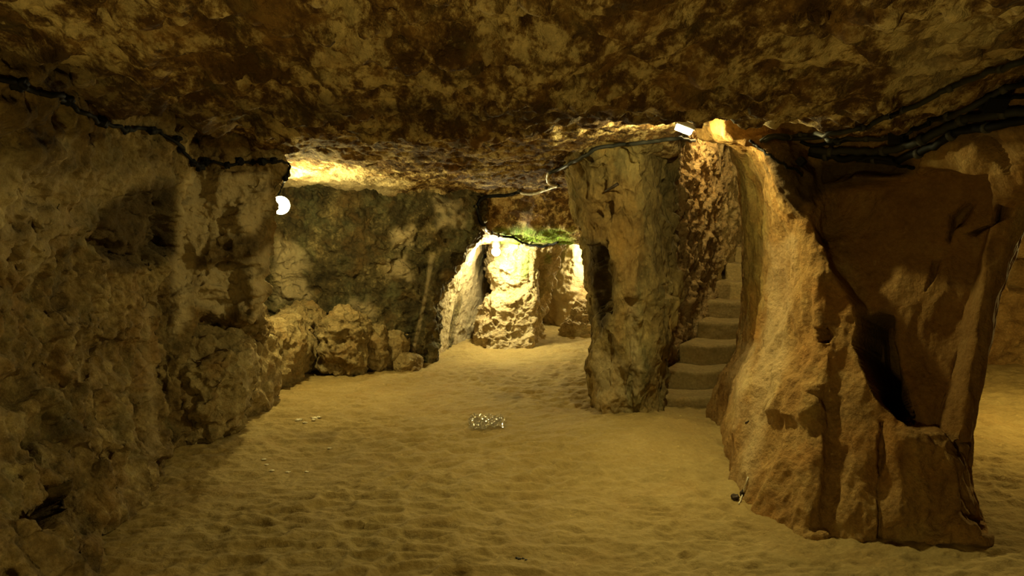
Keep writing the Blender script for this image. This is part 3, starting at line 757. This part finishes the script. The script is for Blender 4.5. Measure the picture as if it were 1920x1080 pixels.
def build_fixings():
    # --- black cable with dark lumps, left
    root_pts = [(-30, 140), (30, 155), (65, 172), (120, 184), (150, 205), (180, 225), (230, 240), (285, 244), (330, 268), (345, 290), (358, 307), (370, 312)]
    a = surf_path(root_pts, .018)
    root = empty('electric_cable', a[0]); tag(root, 'black electric cable with round dark fixing lumps along the top of the near left wall', 'cable')
    tube('wire', a, .011, M['cable'], root)
    for i, (x, y, r) in enumerate([(28, 153, .042), (130, 184, .035), (186, 227, .042), (232, 241, .034), (285, 244, .034), (330, 262, .030), (337, 276, .032), (357, 306, .032)]):
        _, _, p = hit(x, y, .02); lump('fixing_lump', p, r, M['cable'], root, 20 + i, .3, (.8, .8, .65))
    b = surf_path([(357, 306), (372, 314), (388, 303), (425, 309), (450, 302), (480, 304), (514, 304), (538, 306), (541, 312), (535, 332), (528, 350), (521, 366)], .016)
    root = empty('electric_cable', b[0]); tag(root, 'thin black cable from the near left wall to the round lamp', 'cable')
    tube('wire', b, .010, M['cable'], root)
    for i, (x, y, r) in enumerate([(372, 314, .028), (387, 303, .030), (425, 310, .026), (449, 301, .03), (475, 303, .02), (492, 304, .028), (515, 303, .028), (533, 333, .022)]):
        _, _, p = hit(x, y, .012); lump('fixing_lump', p, r, M['cable'], root, 40 + i, .3)
    # --- round bulkhead lamp on the back of the left buttress
    c = at(526, 385, 7.4); root = empty('round_wall_lamp', c)
    tag(root, 'glowing round globe lamp half hidden behind the left rock buttress', 'lamp')
    n = 32; th = np.linspace(0, 2 * np.pi, 2 * n, endpoint=False); ph = np.linspace(0, np.pi, n)
    PH, TH = np.meshgrid(ph, th, indexing='ij'); D = np.stack([np.sin(PH) * np.cos(TH), np.sin(PH) * np.sin(TH), np.cos(PH)], -1)
    grid_obj('globe', c + .090 * D, BULB, closed_u=True, flip=True, parent=root)
    ax = np.array([-.75, .62, -.05]); ax /= np.linalg.norm(ax)
    tube('lamp_base', [c + ax * .06, c + ax * .10, c + ax * .15, c + ax * .18], [.062, .075, .075, .055], M['housing'], root, 24)
    tube('bracket', [c + ax * .15, c + ax * .5], [.02, .02], M['housing'], root, 12)
    # --- flood lamp at the ceiling edge
    c = at(1282, 243, 4.72); root = empty('flood_lamp', c)
    tag(root, 'bright slanted floodlight fixed to the ceiling edge above the stairs', 'lamp')
    ax = np.array([[.93, 0, -.36], [0, 1, 0], [.36, 0, .93]])
    box('glass_front', c + np.array([0, -.002, 0]), (.050, .03, .016), ax, FLOOD, root)
    box('housing', c + ax[2] * .028 + np.array([0, .01, 0]), (.058, .05, .016), ax, M['housing'], root)
    box('bracket', c + ax[2] * .055 + np.array([-.01, .03, 0]), (.012, .02, .03), ax, M['housing'], root)
    # --- lamp by the bright pillar
    c = at(930, 472, 10.25); root = empty('tunnel_lamp', c)
    tag(root, 'blazing lamp at the upper left of the floodlit tunnel pillar', 'lamp')
    grid_obj('globe', c + .06 * D, FLOOD, closed_u=True, flip=True, parent=root)
    tube('lamp_base', [c + [0, .02, .06], c + [0, .03, .12], c + [0, .04, .2]], [.055, .06, .03], M['housing'], root, 20)
    # --- conduit from flood lamp to the tunnel
    a = surf_path([(1300, 264), (1265, 257), (1230, 261), (1180, 267), (1130, 275), (1090, 295), (1055, 312), (1028, 322)], .016)
    root = empty('electric_conduit', a[0]); tag(root, 'dark straight conduit along the joint of the ceiling and the middle pillar', 'conduit')
    tube('pipe', a, .015, M['conduit'], root)
    a = surf_path([(1028, 322), (1026, 335), (1032, 344), (1045, 346), (1035, 350), (1015, 357), (1000, 362), (985, 362), (973, 357)], .016)
    root = empty('white_cable', a[0]); tag(root, 'looped white cable catching the light left of the middle pillar top', 'cable')
    tube('wire', a, .013, M['white'], root)
    for x, y in ((973, 357), (1024, 350), (1046, 346)):
        _, _, p = hit(x, y, .01); lump('cable_clip', p, .022, M['clip'], root, x, .2)
    a = surf_path([(973, 358), (950, 365), (915, 367), (898, 378), (895, 395), (900, 415), (912, 430)], .018)
    root = empty('electric_cable', a[0]); tag(root, 'black cable bending down the back wall beside the tunnel mouth', 'cable')
    tube('wire', a, .020, M['cable'], root); tube('wire', a + [-.05, -.005, -.015], .009, M['cable'], root)
    a = surf_path([(906, 425), (915, 432), (930, 438), (942, 441)], .02)
    root = empty('white_cable', a[0]); tag(root, 'short bright white cable with ties above the blazing tunnel lamp', 'cable')
    tube('wire', a, .018, M['white'], root)
    for t in (.2, .5, .8):
        p = a[int(t * (len(a) - 1))]; lump('cable_tie', p, .024, M['clip'], root, int(t * 10), .1)
    a = surf_path([(942, 441), (960, 443), (975, 450), (990, 459), (1010, 462), (1025, 460), (1045, 452)], .02)
    root = empty('electric_cable', a[0]); tag(root, 'sagging black cable across the mossy edge of the tunnel roof', 'cable')
    tube('wire', a, .017, M['cable'], root)
    # --- bundle of conduits on the right
    B = [
        ([(1425, 262), (1470, 258), (1510, 252), (1560, 245), (1620, 232), (1680, 205), (1740, 178), (1800, 150), (1860, 125), (1940, 100)], .012, 'conduit', 'topmost grey conduit of the bundle on the right, curving up the ceiling'),
        ([(1430, 266), (1480, 262), (1530, 256), (1590, 258), (1650, 262), (1700, 250), (1760, 222), (1820, 192), (1880, 160), (1940, 145)], .013, 'conduit', 'second grey conduit of the bundle from the top, running to the right edge'),
        ([(1500, 268), (1545, 272), (1590, 262), (1640, 262), (1690, 252), (1740, 226), (1790, 205), (1850, 190), (1940, 178)], .010, 'cable', 'thin black cable between the conduits of the right bundle'),
        ([(1520, 280), (1560, 284), (1610, 282), (1660, 282), (1710, 270), (1760, 250), (1810, 225), (1870, 215), (1940, 205)], .022, 'conduit', 'thickest dark conduit at the bottom of the bundle on the right'),
        ([(1520, 288), (1570, 292), (1620, 290), (1680, 294), (1740, 278), (1800, 248), (1860, 236), (1940, 222)], .020, 'cable', 'thick black cable hanging lowest under the right bundle'),
        ([(1405, 262), (1425, 275), (1445, 292), (1470, 305), (1485, 318), (1500, 330)], .008, 'cable', 'frayed black cable end dangling at the top of the huge right pillar'),
        ([(1610, 300), (1650, 298), (1690, 306), (1720, 318)], .009, 'cable', 'short drooping black cable below the conduit bundle'),
    ]
    for i, (pp, r, mt, lb) in enumerate(B):
        a = surf_path(pp, r + .012)
        root = empty('electric_conduit' if mt == 'conduit' else 'electric_cable', a[0]); tag(root, lb, 'conduit' if mt == 'conduit' else 'cable')
        tube('pipe' if mt == 'conduit' else 'wire', a, r, M[mt], root, 10)
        if r > .0095:
            rng = random.Random(i)
            for t in (.12, .34, .52, .7, .88):
                k = int((t + rng.uniform(-.05, .05)) * (len(a) - 1)); p = a[k]; tdir = a[min(k + 1, len(a) - 1)] - a[k - 1]; tdir /= np.linalg.norm(tdir) + 1e-9
                tube('cable_clip', [p - tdir * .012, p + tdir * .012], r * 1.35, M['clip'], root, 10)
    for x, y, r, lb in ((1690, 259, .045, 'black junction box in the middle of the right cable bundle'), (1858, 188, .05, 'black junction box near the right edge among the conduits'), (1497, 308, .03, 'small black junction box under the left end of the conduit bundle')):
        l, nn, p = hit(x, y, .02); ax = frame_at(l, nn); root = empty('junction_box', p); tag(root, lb, 'junction box')
        box('box_body', p, (r, r * .8, r * .7), ax, M['cable'], root, .3); box('box_lid', p + nn * r * .7, (r * .9, r * .7, .004), ax, M['cable'], root)
    # --- iron peg on middle pillar, bolt on right pillar
    l, nn, p = hit(1140, 356, 0); e = at(1158, 345, p[1] - .08)
    o = tube('iron_peg', [l + (l - e) * .3, l, e], [.008, .011, .014], M['iron']); tag(o, 'dark iron peg sticking out near the top of the middle pillar', 'peg')
    l, nn, p = hit(1402, 791, 0); e = at(1416, 783, p[1] - .05); o = tube('iron_bolt', [l + (l - e) * .3, l, e], [.006, .006, .007], M['iron']); tag(o, 'short rusty bolt in the lower left side of the huge right pillar', 'bolt')
    a = surf_path([(1386, 946), (1392, 930), (1398, 915), (1404, 895)], .006); o = tube('straw_stalk', a, .004, M['white']); tag(o, 'pale thin stalk leaning on the foot of the huge right pillar', 'stalk')
    l, nn, p = hit(1378, 936, .01); o = lump('pebble', p, .022, M['iron'], None, 5); tag(o, 'dark pebble at the foot of the huge right pillar', 'pebble')
    l, nn, p = hit(1394, 926, .01); o = lump('pebble', p, .012, M['iron'], None, 6, scale=(1, 1, 1.8)); tag(o, 'tiny dark stone caught behind the pale stalk', 'pebble')

build_fixings()

# small litter on the floor
def litter():
    pl, nt, b = nt_new('clear_plastic_film'); b.inputs['Base Color'].default_value = (.6, .58, .5, 1); b.inputs['Roughness'].default_value = .13; b.inputs['Metallic'].default_value = .7
    b.inputs['Specular IOR Level'].default_value = 1.0; b.inputs['Alpha'].default_value = .55
    l, nn, p = hit(912, 797, .0); n = 70
    u, v = np.meshgrid(np.linspace(-1, 1, n), np.linspace(-1, 1, n)); G = np.stack([u * .14, v * .20, 0 * u], -1) * (1 + .2 * gnoise(np.stack([u, v, 0 * u], -1).reshape(-1, 3) * 1.5, 3).reshape(n, n))[..., None]
    Q = G.reshape(-1, 3) * 14; G[..., 2] = (.022 * np.abs(gnoise(Q, 5)) * 2 + .016 * np.abs(gnoise(Q * 2.2, 8))).reshape(n, n) + .006
    G = G + p; G[..., 2] = floor_z(G[..., 0].ravel(), G[..., 1].ravel()).reshape(n, n) + G[..., 2] - p[2]
    N = G; o = grid_obj('plastic_film', N, pl, origin=tuple(p), smooth=False); tag(o, 'crumpled glistening clear plastic film lying on the floor', 'plastic film')
    chip = plain('pale_chip', (.75, .68, .48), .7)
    dark = plain('dark_pebble', (.04, .035, .03), .6)
    spots = [(560, 788, .02), (572, 793, .014), (590, 785, .022), (598, 783, .016), (588, 788, .012), (618, 841, .01), (495, 862, .012), (500, 872, .01), (510, 883, .012), (540, 886, .012), (575, 885, .01)]
    for i, (x, y, r) in enumerate(spots):
        l, nn, p = hit(x, y, .0); o = lump('stone_chip', (0, 0, 0), r, chip, None, 60 + i, .3, (1.4, 1, .4)); o.location = Vector(p + [0, 0, r * .25])
        tag(o, 'tiny pale stone chip on the floor left of the plastic film', 'stone chip', 'pale stone chips on the left of the floor')
    for i, (x, y, r) in enumerate([(969, 1047, .006), (974, 1049, .008), (981, 1048, .006), (986, 1050, .005)]):
        l, nn, p = hit(x, y, .0); o = lump('dark_pebble', (0, 0, 0), r, dark, None, 80 + i, .3, (1.2, 1, .7)); o.location = Vector(p + [0, 0, r * .4])
        tag(o, 'tiny dark pebble in the cluster at the bottom middle of the floor', 'pebble', 'dark pebbles at the front of the floor')
litter()

# ------------------------------------------------------------------ LIGHTS
def plight(name, loc, power, col, r=.05, spot=None, aim=None, blend=.6):
    d = bpy.data.lights.new(name, 'SPOT' if spot else 'POINT'); d.energy = power; d.color = col; d.shadow_soft_size = r
    if spot: d.spot_size = math.radians(spot); d.spot_blend = blend
    o = bpy.data.objects.new(name, d); COL.objects.link(o); o.location = Vector(loc)
    if aim is not None: o.rotation_euler = (Vector(aim) - Vector(loc)).to_track_quat('-Z', 'Y').to_euler()
    return o
Y1 = (1.0, .84, .32); Y2 = (1.0, .88, .48); W = (1.0, .74, .21)
plight('round_lamp_light', at(545, 383, 7.25) + [.08, -.05, -.03], 80, Y1, .06)
plight('flood_lamp_light', at(1284, 258, 4.7), 40, Y1, .03)
plight('flood_lamp_beam', at(1284, 262, 4.7), 78, Y1, .03, 165, at(900, 900, 4.3), 1.0)
plight('tunnel_lamp_light', at(930, 472, 10.1) + [0, -.03, 0], 105, Y2, .07)
plight('side_tunnel_fill', (1.3, 12.1, 1.3), 60, Y2, .06)  # unseen light added to brighten the side tunnel wall
plight('stair_fill', (2.2, 7.9, 3.0), 65, (1, .78, .32), .08)  # unseen light added above the stairs to lift their side wall
plight('stair_head_fill', (2.5, 9.1, 3.0), 60, (1, .78, .32), .08)  # second added light out of view, for the treads
plight('front_fill_light', (-.35, .3, .55), 56, W, .09)  # added fill below the view, brightens near ceiling and floor
plight('right_passage_fill', (4.4, 5.6, 1.6), 110, (1, .78, .25), .10)  # added light out of view, for the pillar rim and passage floor

w = bpy.data.worlds.new('cave_world'); sc.world = w; w.use_nodes = True
w.node_tree.nodes['Background'].inputs[0].default_value = (1, .7, .25, 1); w.node_tree.nodes['Background'].inputs[1].default_value = .004

# ------------------------------------------------------------------ CAMERA
cd = bpy.data.cameras.new('camera'); cam = bpy.data.objects.new('camera', cd); COL.objects.link(cam)
cd.sensor_width = 36; cd.lens = 36 * F / 1920; cd.clip_start = .05
cam.location = Vector(CAM); cam.rotation_euler = (math.pi / 2 - PITCH, 0, 0)
sc.camera = cam
sc.view_settings.view_transform = 'Standard'; sc.view_settings.look = 'None'; sc.view_settings.gamma = 1
sc.view_settings.exposure = 0.3; sc.view_settings.use_curve_mapping = False
cy = sc.cycles
cy.max_bounces = 5; cy.diffuse_bounces = 4; cy.glossy_bounces = 2; cy.transparent_max_bounces = 4
cy.caustics_reflective = False; cy.caustics_refractive = False; cy.sample_clamp_indirect = 4
try:
    cy.use_denoising = True; cy.denoiser = 'OPENIMAGEDENOISE'
except Exception: pass
